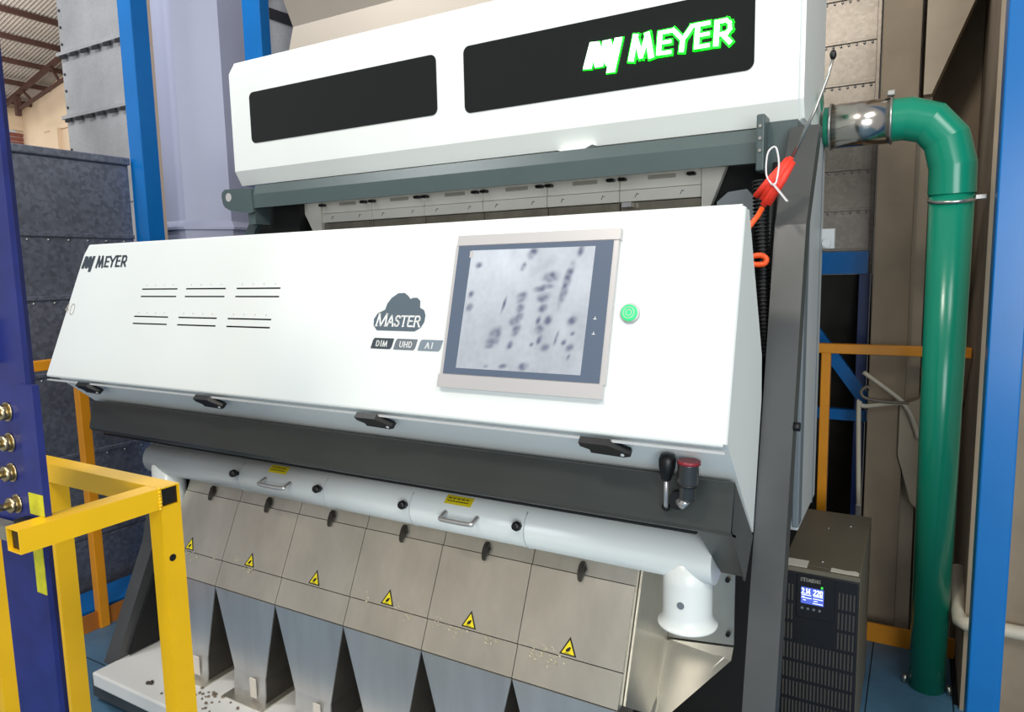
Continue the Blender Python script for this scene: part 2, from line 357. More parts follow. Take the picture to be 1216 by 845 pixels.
# feeder row
xs = [-2.070, -1.815, -1.567, -1.317, -1.069, -.818, -.565]
for i in range(6):
    x0, x1 = xs[i]+.0015, xs[i+1]-.0015
    fp = MB().bbox(x0, x1, 2.10, 2.118, .236, .33, .0012, 1).bbox(x0, x1, 2.097, 2.118, .200, .2345, .0012, 1).build('feeder_plate', FEED, mc)
    MB().bbox(x0, x1, 2.105, 2.13, .13, .198, .001, 1).build('feeder_lip', FEEDS, mc)
    MB().box(x0+.09, x0+.175, 2.0985, 2.1, .262, .274).build('label_strip', mat('faded_label', (176, 170, 158), .6), fp)
    for dx in (.012, .225): MB().bbox(x0+dx-.012, x0+dx+.012, 2.075, 2.1, .262, .272, .003, 1).build('clamp_stud', RUBBER, fp)
    for dx in (.05, .19):
        MB().bar((x0+dx, 2.0965, .212), (x0+dx+.006, 2.0965, .224), .002, .0016).bar((x0+dx+.004, 2.0965, .222), (x0+dx+.012, 2.0965, .221), .002, .0016).build('flow_mark', DARKPR, fp)
MB().py([(-2.085, .31), (-2.072, .31), (-2.072, .13), (-2.098, .13), (-2.2, .31)], 2.094, 2.12).build('feeder_cheek', FEED, mc)
MB().py([(-.563, .31), (-.482, .31), (-.553, .13), (-.563, .13)], 2.094, 2.12).build('feeder_cheek', FEED, mc)
MB().box(-.80, -.77, 2.07, 2.10, .182, .196).build('steel_catch', STAINB, mc)
# black chassis that closes the machine behind the covers
ch = MB(); ch.box(-2.3, -.40, 1.66, 2.3, -.62, .12); ch.box(-2.3, -.66, 1.66, 2.38, -1.335, -.60); ch.box(-.7, -.34, 1.95, 2.38, -1.335, -.60); ch.px([(1.70, -.60), (1.535, -.96), (1.365, -1.335), (2.38, -1.335), (2.38, -.60)], -2.402, -2.39); ch.box(-2.3, -.40, 2.13, 2.3, .1, .36); ch.box(-2.40, -2.16, 2.06, 2.13, .0, .30)
ch.build('chassis', BLACKBODY, mc)
MB().prism([(-.50, 2.02, .10), (-.50, 2.02, .175), (-.47, 2.02, .20), (-.42, 2.02, .205), (-.39, 2.02, .17), (-.39, 2.02, .10)], (0, .02, 0)).build('grey_side_plate', MIDPR, mc)
# ---- tilted control cover
def PT(x, v, o=0.): return (x, 1.297+.2722*v-.9623*o, -.332+.9623*v+.2722*o)
slots = []
for (a, b) in ((-2.163, -1.984), (-1.942, -1.760), (-1.713, -1.533)): slots += [(a, b, .3065), (a, b, .2825)]
for (a, b) in ((-2.180, -2.006), (-1.955, -1.778), (-1.730, -1.550)): slots += [(a, b, .2175), (a, b, .1945)]
holes = [(a, b, v-.0022, v+.0022) for a, b, v in slots]
XL, XR, VB, VT = -2.40, -.304, .004, .462
xsx = sorted({XL, XR} | {h[0] for h in holes} | {h[1] for h in holes}); vsx = sorted({VB, VT} | {h[2] for h in holes} | {h[3] for h in holes})
dm = MB(); idx = {}
def vid(i, j):
    if (i, j) not in idx: idx[(i, j)] = len(dm.v); dm.v.append(PT(xsx[i], vsx[j], 0))
    return idx[(i, j)]
for i in range(len(xsx)-1):
    for j in range(len(vsx)-1):
        cx, cv = (xsx[i]+xsx[i+1])/2, (vsx[j]+vsx[j+1])/2
        if any(h[0] < cx < h[1] and h[2] < cv < h[3] for h in holes): continue
        dm.f.append((vid(i, j), vid(i+1, j), vid(i+1, j+1), vid(i, j+1))); dm.smooth.append(False)
# left trapezoid, rolled edges and returns
dm.add([PT(-2.622, VB), PT(XL, VB), PT(XL, VT), PT(-2.515, VT), PT(-2.532, VT-.03)], [(0, 1, 2, 3, 4)])
e = .006
def edge(a, b, oa, ob): dm.add([a[0], a[1], b[1], b[0]], [(0, 1, 2, 3)])
R_ = [(0, 0), (-.0015, .004), (-.006, .0065), (-.022, .0065)]          # (offset, outward shift) rolled lip
for (o1, s1), (o2, s2) in zip(R_, R_[1:]):
    dm.add([PT(-2.622, VB-s1, o1), PT(XR, VB-s1, o1), PT(XR, VB-s2, o2), PT(-2.622, VB-s2, o2)], [(0, 1, 2, 3)], True)
    dm.add([PT(-2.515, VT+s1, o1), PT(XR, VT+s1, o1), PT(XR, VT+s2, o2), PT(-2.515, VT+s2, o2)], [(0, 1, 2, 3)], True)
    dm.add([PT(XR+s1, VB, o1), PT(XR+s1, VT, o1), PT(XR+s2, VT, o2), PT(XR+s2, VB, o2)], [(0, 1, 2, 3)], True)
    dm.add([PT(-2.622-s1, VB, o1), PT(-2.532-s1, VT-.03, o1), PT(-2.532-s2, VT-.03, o2), PT(-2.622-s2, VB, o2)], [(0, 1, 2, 3)], True)
    dm.add([PT(-2.532-s1, VT-.03, o1), PT(-2.515, VT+s1, o1), PT(-2.515, VT+s2, o2), PT(-2.532-s2, VT-.03, o2)], [(0, 1, 2, 3)], True)
door = dm.build('control_cover', WHITE, mc)
MB().add([PT(-2.25, .16, -.012), PT(-1.48, .16, -.012), PT(-1.48, .34, -.012), PT(-2.25, .34, -.012)], [(0, 1, 2, 3)]).build('vent_backing', BLACKBODY, door)
pin = MB()
for a, b, v in slots[::2]:
    for k in range(4):
        c = Vector(PT(a+(b-a)*(k+.5)/4, v+.0125, 0)); pin.tube([c, c+Vector((0, -.9623, .2722))*.0008], .0022, 8)
stuff(pin.build('weld_dimples', HOUSE, door))
# body of the cover behind the door
bd = [(1.318, -.335), (1.437, .108), (1.470, .108), (1.632, -.20), (1.640, -.30), (1.576, -.592)]
bm_ = MB(); lx = [-2.605, -2.50, -2.50, -2.50, -2.50, -2.48]
vv = [(-.3, y, z) for y, z in bd]+[(x, y, z) for x, (y, z) in zip(lx, bd)]
bm_.add(vv, [(0, 1, 2, 3, 4, 5), (11, 10, 9, 8, 7, 6)]+[(i, (i+1) % 6, 6+(i+1) % 6, 6+i) for i in range(6)])
bm_.build('cover_body', WHITE, mc)
lip = MB().bar((-2.62, 1.302, -.3455), (-.3, 1.302, -.3455), .012, .004).build('door_seam', HOUSE, mc)
for x0 in (-2.425, -1.815, -1.195, -.590):
    c = Vector((x0+.05, 1.3015, -.3445)); t = Vector((0, .70, -.71)); nn = Vector((0, -.71, -.70))
    P = lambda u, s: tuple(c+Vector((u, 0, 0))+t*s+nn*0.001)
    lt = MB().prism([P(-.052, -.006), P(-.052, .008), P(-.034, .018), P(-.034, .03), P(.036, .034), P(.052, .028), P(.052, .018), P(.012, -.006)], nn*.016).build('panel_latch', RUBBER, mc)
    MB().tube([c+Vector((.036, 0, 0))+t*.024+nn*.016, c+Vector((.036, 0, 0))+t*.024+nn*.0185], .004, 8).build('latch_rivet', PAPER, lt)
# touch panel
hmi = MB()
for x0, x1, v0, v1, o0, o1 in ((-.955, -.548, .068, .098, 0, .014), (-.948, -.542, .402, .426, 0, .014), (-.952, -.545, .098, .402, 0, .0115)):
    hmi.hexa([PT(x0, v0, o0), PT(x1, v0, o0), PT(x1, v1, o0), PT(x0, v1, o0), PT(x0, v0, o1), PT(x1, v0, o1), PT(x1, v1, o1), PT(x0, v1, o1)])
hm = hmi.build('touch_panel', ALU, mc)
MB().prism([PT(-.943, .100, .0135), PT(-.556, .100, .0135), PT(-.556, .4005, .0135), PT(-.943, .4005, .0135)], Vector((0, .9623, -.2722))*.004).build('panel_bezel', BEZEL, hm)
# screen: a lit picture of drifting grains, held in a colour attribute of the emitting display
BL = [(444, 356, 20, 22), (438, 405, 16, 20), (432, 445, 16, 18), (410, 465, 20, 18), (414, 506, 17, 22), (318, 520, 24, 26), (304, 552, 26, 24), (288, 578, 18, 10), (545, 355, 24, 22), (540, 405, 17, 17),
      (562, 462, 16, 20), (524, 498, 18, 20), (546, 582, 17, 16), (522, 548, 10, 17), (670, 462, 16, 20), (655, 584, 14, 15), (446, 670, 20, 16), (386, 572, 12, 15), (500, 150, 18, 22), (456, 214, 10, 16),
      (530, 318, 24, 12), (560, 305, 24, 12), (580, 262, 30, 22), (640, 320, 14, 60), (660, 250, 14, 50), (630, 560, 9, 12), (360, 390, 6, 30), (520, 460, 9, 20), (715, 140, 12, 22), (350, 668, 16, 9), (200, 340, 12, 14),
      (190, 400, 14, 16), (648, 628, 6, 12), (598, 540, 5, 26), (240, 205, 14, 12), (670, 520, 8, 8), (486, 570, 8, 8), (268, 668, 10, 6)]
nx_, ny_ = 110, 100; sv = []; cols = []
from mathutils import noise
for j in range(ny_+1):
    for i in range(nx_+1):
        s, t = i/nx_, j/ny_
        a = Vector((205, 138)).lerp(Vector((778, 118)), s); b = Vector((118, 675)).lerp(Vector((698, 707)), s); q = b.lerp(a, t)
        base = .66+.12*t+.22*math.exp(-(((q.x-330)/200)**2+((q.y-190)/170)**2))+.14*math.exp(-(((q.x-690)/90)**2+((q.y-260)/110)**2))
        base += .10*(noise.noise(Vector((q.x*.012, q.y*.006, 3)))) + .05*noise.noise(Vector((q.x*.05, q.y*.04, 1)))
        d = 0
        for bx, by, rx, ry in BL:
            dx, dy = (q.x-bx)+.35*(q.y-by), (q.y-by)
            rr = (dx/rx)**2+(dy/ry)**2
            if rr < 6: d = max(d, math.exp(-rr**1.6*.55))
        bl = max(0, min(1, d*(.78+.6*noise.noise(Vector((q.x*.04, q.y*.04, 7))))+.35*max(0, noise.noise(Vector((q.x*.016+(q.y*.006), q.y*.012, 11)))-.12)*math.exp(-((q.x-540)/190)**2)))
        c = [base*.93, base*1.0, base*1.08]; c = [x*(1-bl)+y*bl for x, y in zip(c, (.16, .19, .29))]
        sv.append(PT(-.905+s*.310-(1-t)*.004, .114+t*.275, .0138)); cols += [max(0, x) for x in c]+[1]
sf = [(j*(nx_+1)+i, j*(nx_+1)+i+1, (j+1)*(nx_+1)+i+1, (j+1)*(nx_+1)+i) for j in range(ny_) for i in range(nx_)]
SCR = bpy.data.materials.new('lit_display'); SCR.use_nodes = True
b_ = SCR.node_tree.nodes['Principled BSDF']; at = SCR.node_tree.nodes.new('ShaderNodeAttribute'); at.attribute_name = 'Col'
b_.inputs['Base Color'].default_value = (.03, .03, .035, 1); b_.inputs['Roughness'].default_value = .3
SCR.node_tree.links.new(at.outputs['Color'], b_.inputs['Emission Color']); b_.inputs['Emission Strength'].default_value = .82
scr = MB().add(sv, sf).build('display', SCR, hm, fix=False)
ca = scr.data.color_attributes.new('Col', 'FLOAT_COLOR', 'POINT'); ca.data.foreach_set('color', cols)
MB().hexa([PT(-.909+dx, .372+dv, o) for o in (.0136, .0146) for dx, dv in ((0, 0), (.009, 0), (.009, .016), (0, .016))]).build('film_tab', ALU, hm)
ic = MB()
for v in (.232, .200): ic.hexa([PT(-.583+dx, v+dv, o) for o in (.0134, .0139) for dx, dv in ((0, 0), (.007, 0), (.007, .0015), (0, .0015))]); ic.hexa([PT(-.580+dx, v+dv, o) for o in (.0134, .0139) for dx, dv in ((0, 0), (.0012, 0), (.0012, .006), (0, .006))])
stuff(ic.build('touch_icons', PAPER, hm))
# green push button
nrm = Vector((0, -.9623, .2722)); c = Vector(PT(-.509, .248))
pb = MB().lathe([(.021, 0), (.021, .004), (.018, .006)], c, nrm, 28).build('push_button', ALU, mc)
MB().lathe([(.0175, .004), (.0172, .0095), (.0145, .0105)], c, nrm, 28).build('button_cap', GBTN, pb)
rg = MB()
for r0 in (.006, .0115):
    q = [c+nrm*.0105+Vector((math.cos(a), 0, 0))*r0+Vector((0, .2722, .9623))*math.sin(a)*r0 for a in [k*math.pi/10 for k in range(21)]]
    rg.tube(q, .0009, 6, cap=False)
rg.build('button_rings', ALU, pb)
# printing on the cover
ps = MB(); logo(ps, .262, lambda x, z, o: PT(-2.535+x, .382+z, o), .0012, 0, 1.0, .0); lab(ps.build('printed_logo', DARKPR, door), 'dark printed wordmark MEYER with slanted emblem, top left of the cover')
cl = MB(); pts = []
cp_ = [(-1.168, .163), (-1.180, .178), (-1.182, .200), (-1.172, .220), (-1.150, .232), (-1.146, .252), (-1.134, .272), (-1.115, .287), (-1.096, .288), (-1.083, .278), (-1.076, .268), (-1.068, .272), (-1.055, .272), (-1.045, .262), (-1.043, .240), (-1.030, .232), (-1.024, .216), (-1.025, .194), (-1.033, .176), (-1.050, .163)]
cp_ = [(x, .197+(v-.163)*.76) for x, v in cp_]
cl.prism([PT(x, v, .0005) for x, v in cp_], nrm*.0005); lab(cl.build('cloud_emblem', mat('slate_print', (88, 102, 112), .5), door), 'grey cloud shaped emblem with white lettering')
tx = MB(); write(tx, 'M', -1.172, .2085, .030, .0042, lambda x, v, o: PT(x, v, .001+o), .0006, .92, .10, serif=True)
write(tx, 'ASTER', -1.138, .2085, .026, .0040, lambda x, v, o: PT(x, v, .001+o), .0006, .80, .10, serif=True)
stuff(tx.build('emblem_lettering', PAPER, door))
for (x0, m_, s, tx0) in ((-1.180, DARKPR, 'DIM', -1.164), (-1.108, MIDPR, 'UHD', -1.090), (-1.034, LITEPR, 'AI', -1.012)):
    q = [(x0, .151), (x0+.061, .151), (x0+.066, .156), (x0+.071, .178), (x0+.010, .178), (x0+.005, .173)]
    MB().prism([PT(x, v, .0005) for x, v in q], nrm*.0005).build('badge', m_, door)
    t_ = MB(); write(t_, s, tx0, .1575, .0135, .0022, lambda x, v, o: PT(x, v, .001+o), .0006, .85, .10, .28 if s != 'AI' else .5, serif=True); stuff(t_.build('badge_lettering', PAPER, door))
t_ = MB(); write(t_, '4', -2.586, .225, .032, .003, lambda x, v, o: PT(x, v, .0002+o), .0005, 1.0, .1)
write(t_, '0', -2.556, .218, .038, .003, lambda x, v, o: PT(x, v, .0002+o), .0005, 1.0, .1)
lab(t_.build('faded_number', mat('faded_ink', (176, 172, 160), .7), door), 'faded hand-written number on the left edge')
# ---- smoked steel flange below the cover
fg = MB(); fg.px([(1.38, -.425), (1.358, -.517), (1.366, -.528), (1.372, -.528), (1.366, -.517), (1.388, -.425)], -2.5, -.3)
flange = fg.build('front_flange', FLANGE, mc)
MB().px([(1.366, -.528), (1.400, -.544), (1.404, -.540), (1.372, -.526)], -2.5, -.3).build('flange_lip', FLANGE, mc)
MB().px([(1.386, -.43), (1.402, -.54), (1.60, -.54), (1.60, -.58), (1.576, -.594)], -2.5, -2.49).build('flange_end', FLANGE, mc)
MB().px([(1.386, -.425), (1.358, -.517), (1.502, -.676), (1.575, -.600)], -.304, -.300).build('flange_end', FLANGE, mc)
MB().prism([(-.372, 1.372, -.528), (-.30, 1.372, -.528), (-.30, 1.505, -.668), (-.352, 1.505, -.668)], (0, .012, .006)).build('end_channel', FLANGE, mc)
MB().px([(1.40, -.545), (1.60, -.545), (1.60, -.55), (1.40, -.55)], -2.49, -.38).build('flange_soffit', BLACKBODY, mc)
# lever knob and round indicator lamp on the flange
lv = MB().tube([(-.428, 1.366, -.487), (-.426, 1.343, -.478), (-.4225, 1.335, -.40)], .0045, 10).build('lever_rod', STAINB, mc)
MB().lathe([(.004, 0), (.0095, .004), (.0165, .03), (.0175, .045), (.014, .055), (.006, .058)], (-.423, 1.335, -.425), (.05, .03, 1), 18).build('lever_knob', RUBBER, lv)
MB().sphere((-.4283, 1.352, -.484), .009).build('pivot_ball', RUBBER, lv)
wl_ = MB().lathe([(.018, 0), (.019, .006), (.017, .012), (.018, .026)], (-.403, 1.368, -.466), (0, -1, .05), 20).build('swivel_base', RUBBER, mc)
MB().lathe([(.013, .0), (.0165, .004), (.017, .026), (.0195, .028), (.0195, .034), (.0205, .036), (.0205, .070), (.0215, .072)], (-.379, 1.330, -.455), (.02, .02, 1), 22).build('work_lamp_body', mat('gunmetal', (104, 102, 100), .3, .8), wl_)
MB().lathe([(.0225, 0), (.0225, .007)], (-.3766, 1.3314, -.383), (.02, .02, 1), 22).build('lamp_ring', RED, wl_)
MB().lathe([(.0198, 0), (.0198, .004)], (-.3786, 1.330, -.427), (.02, .02, 1), 22).build('rubber_band', RUBBER, wl_)
MB().tube([(-.400, 1.345, -.466), (-.390, 1.336, -.470), (-.380, 1.33, -.456)], .008, 10).build('lamp_arm', STAINB, wl_)
# ---- white dust pipe with elbows
PY, PZ, PR = 1.50, -.638, .055
dp = MB().tube([(-2.345, PY, PZ), (-.36, PY, PZ)], PR, 28).build('dust_pipe', PVC, mc)
MB().lathe([(.0548, 0), (.0548, .06), (.0548, .130), (.0555, .138), (.0578, .146), (.0615, .152), (.0648, .156), (.0665, .157), (.0665, .161), (.0625, .162), (.058, .150)], (-.424, PY, PZ), (0, 0, -1), 28).build('outlet_bell', PVC, dp)
MB().tube([(-.424, PY-.0535, -.735), (-.424, PY-.0565, -.735)], .008, 14).build('outlet_plug', MIDPR, dp)
MB().lathe([(.0545, 0), (.0545, .16), (.058, .17)], (-2.285, PY, PZ-.01), (0, 0, -1), 24).build('left_outlet', PVC, dp)
for x in (-1.85, -1.49, -1.176, -.825):
    k = MB().lathe([(.006, 0), (.006, .008), (.011, .009), (.0125, .018), (.010, .026), (.004, .027)], (x, PY-.0525, -.622), (0, -1, .25), 8).build('knob', RUBBER, dp)
    MB().tube([(x+.012, PY+PR*1.02*math.cos(a), PZ+PR*1.02*math.sin(a)) for a in [math.radians(125+d*13) for d in range(13)]], .0012, 6).build('pipe_seam', HOUSE, dp)
for x0, x1 in ((-1.722, -1.615), (-1.045, -.948)):
    MB().tube(smooth([(x0, PY-.053, -.622), (x0, PY-.073, -.628), (x0+.008, PY-.082, -.631), (x1-.008, PY-.082, -.631), (x1, PY-.073, -.628), (x1, PY-.053, -.622)]), .006, 10).build('pull_handle', STAINB, dp)
for x0, x1 in ((-1.722, -1.645), (-1.058, -.975)):
    q = []
    for a in (112, 119, 126, 133, 140): q.append((PY+PR*1.02*math.cos(math.radians(a)), PZ+PR*1.02*math.sin(math.radians(a))))
    st = MB().add([(x0, y, z) for y, z in q]+[(x1, y, z) for y, z in q], [(k, k+1, 6+k, 5+k) for k in range(4)], True).build('yellow_sticker', STICK, dp)
    tk = MB()
    for r0, n_ in ((122, 5), (131, 8)):
        y, z = PY+PR*1.03*math.cos(math.radians(r0)), PZ+PR*1.03*math.sin(math.radians(r0))
        for i in range(n_): tk.box(x0+.008+i*(x1-x0-.016)/n_, x0+.008+(i+.7)*(x1-x0-.016)/n_, y-.0006, y, z-.0012, z+.0012)
    stuff(tk.build('sticker_print', INK, st))
# ---- six discharge chutes
CX = [-2.213, -1.936, -1.66, -1.383, -1.106, -.829, -.552]
def CP(x, s, o=0.):                        # on the chute front: s runs from 0 (top edge) to 1 (fold)
    return (x, 1.541-.133*s-.904*o, -.716-.282*s+.426*o)
for i in range(6):
    a, b = CX[i]+.0012, CX[i+1]-.0012; xm = (a+b)/2
    m = MB()
    def plate(s0, s1, o): m.hexa([CP(a, s1, 0), CP(b, s1, 0), CP(b, s0, 0), CP(a, s0, 0), CP(a, s1, o), CP(b, s1, o), CP(b, s0, o), CP(a, s0, o)])
    plate(0, .122, .010); plate(.128, .742, .013); plate(.750, 1.0, .010)
    for x, d in ((a, .002), (b, -.002)):
        m.prism([CP(x, 0), CP(x, 1), (x, 1.62, -1.0), (x, 1.66, -.70)], (d, 0, 0))
    chute = m.build('discharge_chute', STAINLESS, mc)
    # tapering lower hopper and spout
    yf = 1.399; zt, zk, zb = -.998, -1.255, -1.337; hw = .072
    k = MB(); tp = []
    T = [(a, yf, zt), (b, yf, zt), (b, 1.60, zt), (a, 1.60, zt)]; K = [(xm-hw, yf, zk), (xm+hw, yf, zk), (xm+hw, 1.54, zk), (xm-hw, 1.54, zk)]; B = [(xm-hw, yf-.006, zb), (xm+hw, yf-.006, zb), (xm+hw, 1.54, zb), (xm-hw, 1.54, zb)]
    k.hexa([T[0], T[1], (b, yf+.004, zt), (a, yf+.004, zt), K[0], K[1], (xm+hw, yf+.004, zk), (xm-hw, yf+.004, zk)])
    k.hexa([K[0], K[1], (xm+hw, yf+.004, zk), (xm-hw, yf+.004, zk), B[0], B[1], (xm+hw, yf, zb), (xm-hw, yf, zb)])
    k.build('spout_front', STAINB, chute)
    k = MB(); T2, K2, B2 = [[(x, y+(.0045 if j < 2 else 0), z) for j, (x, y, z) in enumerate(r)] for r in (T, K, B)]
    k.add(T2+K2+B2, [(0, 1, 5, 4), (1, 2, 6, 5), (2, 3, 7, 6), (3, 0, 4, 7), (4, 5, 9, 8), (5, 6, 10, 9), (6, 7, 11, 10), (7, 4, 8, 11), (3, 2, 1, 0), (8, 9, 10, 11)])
    lab(k.build('spout_body', mat('shade_darkened_steel', (74, 70, 64), .5, .35, var=.25, scale=12), chute), 'sides of the spout, darkened for the shade in the gaps')  # shade between the spouts put into a darker steel colour
    MB().box(xm-hw-.02, xm+hw+.02, 1.362, 1.55, -1.341, -1.337).build('spout_flange', STAINLESS, chute)
    MB().box(xm+.012, xm+.038, yf-.012, yf-.008, -1.325, -1.262).build('spout_label', LABEL, chute)
    l = MB(); o = .011
    q = lambda u, s, oo: CP(xm+u, s, oo)
    l.prism([q(.009*math.cos(t)*(1 if abs(math.sin(t)) < .8 else .8), .10+.082*math.sin(t), o) for t in [k*math.pi/7 for k in range(14)]], Vector((0, -.904, .426))*.010)
    l.prism([q(.0055+.007*math.cos(t), .085+.03*math.sin(t), o) for t in [k*math.pi/4 for k in range(8)]], Vector((0, -.904, .426))*.007)
    l.tube([q(0, .055, .02), q(0, .055, .026)], .004, 8)
    l.build('chute_latch', mat('oxidised_latch', (62, 58, 52), .45, .4), chute)
    if i >= 0:
        sx_ = [-2.105, -1.808, -1.525, -1.246, -.975, -.692][i]
        tri = lambda r, oo: [CP(sx_-r*.90, .695+r*.14/.035*.75-.0, oo), CP(sx_+r*.90, .695+r*.14/.035*.75, oo), CP(sx_, .695-r*.21/.035, oo)]
        w_ = MB().prism([CP(sx_+u, s, .0132) for u, s in ((-.0225, .728), (.0225, .728), (0, .592))], Vector((0, -.904, .426))*.0006).build('warning_triangle', INK, chute)
        y_ = MB().prism([CP(sx_+u, s, .0139) for u, s in ((-.0168, .718), (.0168, .718), (0, .617))], Vector((0, -.904, .426))*.0005).build('triangle_face', STICK, chute)
        h_ = MB(); oo = .0146
        h_.prism([CP(sx_+u, s, oo) for u, s in ((-.005, .706), (.001, .700), (.004, .690), (.006, .668), (.002, .664), (0, .672), (-.003, .674), (-.004, .684), (-.007, .690))], Vector((0, -.904, .426))*.0004)
        h_.prism([CP(sx_+u, s, oo) for u, s in ((-.009, .710), (.006, .712), (.006, .715), (-.009, .713))], Vector((0, -.904, .426))*.0004)
        h_.build('hand_symbol', INK, chute)
    if i in (0, 1, 3, 4, 5):
        du = MB()
        for c_ in range(3 if i < 4 else 5):
            uc, s0 = random.uniform(a+.03, b-.04) if i != 5 else random.uniform(a+.025, a+.12), .748+random.gauss(0, .03)
            for _ in range(9):
                u, s1 = uc+random.gauss(0, .011), s0+random.gauss(0, .035)
                if not (a+.005 < u < b-.005 and .60 < s1 < .87) or abs(u-sx_) < .026 and s1 < .74: continue
                r = random.uniform(.0008, .0028); q5 = [CP(u+r*math.cos(t)*random.uniform(.5, 1.8)+r*.8*math.sin(t), s1+random.uniform(.5, 1.2)*r/.32*math.sin(t), .0133) for t in (0, .9, 1.8, 2.7, 3.6, 4.5, 5.4)]
                du.prism(q5, Vector((0, -.904, .426))*.0003)
        if du.v: stuff(du.build('dust_residue', DUST, chute))
# side plates right of the last chute
MB().px([(1.56, -.70), (1.43, -1.0), (1.60, -1.12), (1.80, -1.05), (1.80, -.64)], -.551, -.546).build('chute_side_plate', STAINLESS, mc)
sp_ = MB().py([(-.53, -.60), (-.375, -.60), (-.375, -.965), (-.545, -.985)], 1.75, 1.756).build('rear_side_plate', STAINLESS, mc)
for x, z in ((-.388, -.68), (-.391, -.79), (-.388, -.935), (-.516, -.945)):
    MB().tube([(x, 1.75, z), (x, 1.738, z)], .006, 8).build('wing_screw', RUBBER, sp_)
MB().prism([(-.545, 1.748, -.99), (-.375, 1.748, -.97), (-.378, 1.735, -1.0), (-.545, 1.62, -1.17)], (0, .006, .0)).build('lower_side_plate', STAINLESS, mc)
MB().bar((-.545, 1.74, -.99), (-.56, 1.55, -1.30), .02, .03).build('drain_gutter', STAINLESS, mc)
# legs
def leg(x0, x1):
    pts = [(1.995, .34), (1.935, .34), (1.755, .09), (1.494, -.974), (1.315, -1.36), (1.375, -1.36), (1.555, -.974), (1.815, .09)]
    MB().px(pts if x0 > -1 else [(1.645, -.36)]+pts[3:7]+[(1.705, -.36)], x0, x1).build('side_leg', LEG, mc)
leg(-.30, -.232); leg(-2.47, -2.405)
MB().bar((-2.42, 1.62, -1.0), (-2.42, 1.46, -1.34), .02, .03).build('leg_stiffener', LEG, mc)
MB().tube([(-.232, 1.65, -.36), (-.218, 1.65, -.36)], .010, 10).build('leg_bolt', RUBBER, mc)
# base frame, white collecting tray, feet
MB().box(-2.47, -.30, 1.27, 2.38, FZ+.02, -1.395).build('base_frame', LEG, mc)
MB().bbox(-2.41, -.42, 1.24, 1.93, -1.392, -1.341, .006).build('collecting_tray', TRAY, mc)
for x in (-2.3, -.5): 
    for y in (1.35, 2.25): MB().lathe([(.03, 0), (.03, .012), (.012, .014), (.012, .03)], (x, y, FZ), (0, 0, 1), 14).build('machine_foot', RUBBER, mc)
# hose and trunking beside the right edge
hz = MB(); n_ = 46; pts = []; rr = []
for k in range(n_*4+1):
    t = k/(n_*4); pts.append((-0.344+0.033*t, 1.80-.06*t, 0.199-0.419*t)); rr.append(.0165+.0025*(1 if k % 4 in (1, 2) else -1))
hz.tube(pts, rr, 10); hz.build('corrugated_hose', RUBBER, mc)
MB().tube([(-.325, 1.90, .25), (-.322, 1.82, -.0), (-.315, 1.76, -.35)], .009, 8).build('black_cable', RUBBER, mc)
MB().tube(smooth([(-0.349, 1.720, 0.014), (-0.339, 1.720, 0.020), (-0.322, 1.720, 0.021), (-0.311, 1.720, 0.013), (-0.315, 1.720, 0.002), (-0.331, 1.720, 0.000), (-0.341, 1.720, 0.002)]), .0065, 8).build('orange_cable_loop', CABLE, mc)
# stainless feed hopper on top
fh = MB(); fh.add([(-2.37, 2.24, .885), (-1.2, 2.24, .885), (-1.2, 2.40, .885), (-2.37, 2.40, .885), (-2.34, 2.26, 1.035), (-1.2, 2.26, 1.035), (-1.2, 2.4, 1.035), (-2.34, 2.4, 1.035), (-2.40, 2.10, 1.5), (-1.15, 2.10, 1.5), (-1.15, 2.42, 1.5), (-2.40, 2.42, 1.5)],
 [(0, 1, 5, 4), (1, 2, 6, 5), (2, 3, 7, 6), (3, 0, 4, 7), (4, 5, 9, 8), (5, 6, 10, 9), (6, 7, 11, 10), (7, 4, 8, 11), (8, 9, 10, 11), (3, 2, 1, 0)])
fho = fh.build('feed_hopper', mat('dull_hopper_steel', (170, 160, 148), .5, .5, var=.05, scale=2), mc)
for x in (-2.11, -1.83, -1.57): MB().tube([(x, 2.235, .90), (x, 2.225, .90)], .006, 8).build('hopper_screw', RUBBER, fho)

# seeds spilled on the tray
seed0 = None
for k in range(34):
    x, y = (random.gauss(-1.93, .05), random.gauss(1.33, .035)) if k < 26 else (random.uniform(-2.15, -1.6), random.uniform(1.27, 1.36))
    y = max(1.26, min(1.358, y))
    if seed0 is None:
        seed0 = MB().sphere((0, 0, .003), .005, (1, .8, .6), 7, 5).build('spilled_seed', SEED); o = seed0
    else:
        o = seed0.copy(); COL.objects.link(o)
    o.location = (x, y, -1.341); o.rotation_euler = (0, 0, random.uniform(0, 6)); s_ = random.uniform(.7, 1.25); o.scale = (s_, s_, s_)
    tag(o, 'small dusty seed spilled on the white tray below the steel chutes', 'seed', 'seeds spilled on the white tray')
cl_ = MB()
for dx, dy, r in ((0, 0, .009), (.012, .004, .008), (.005, .011, .007)): cl_.sphere((-2.17+dx, 1.29+dy, -1.337), r, (1, .8, .6), 7, 5)
tag(cl_.build('seed_clump', mat('dark_seed', (70, 62, 54), .7), None), 'small dark clump of three seeds alone on left part of the white tray', 'seed clump')

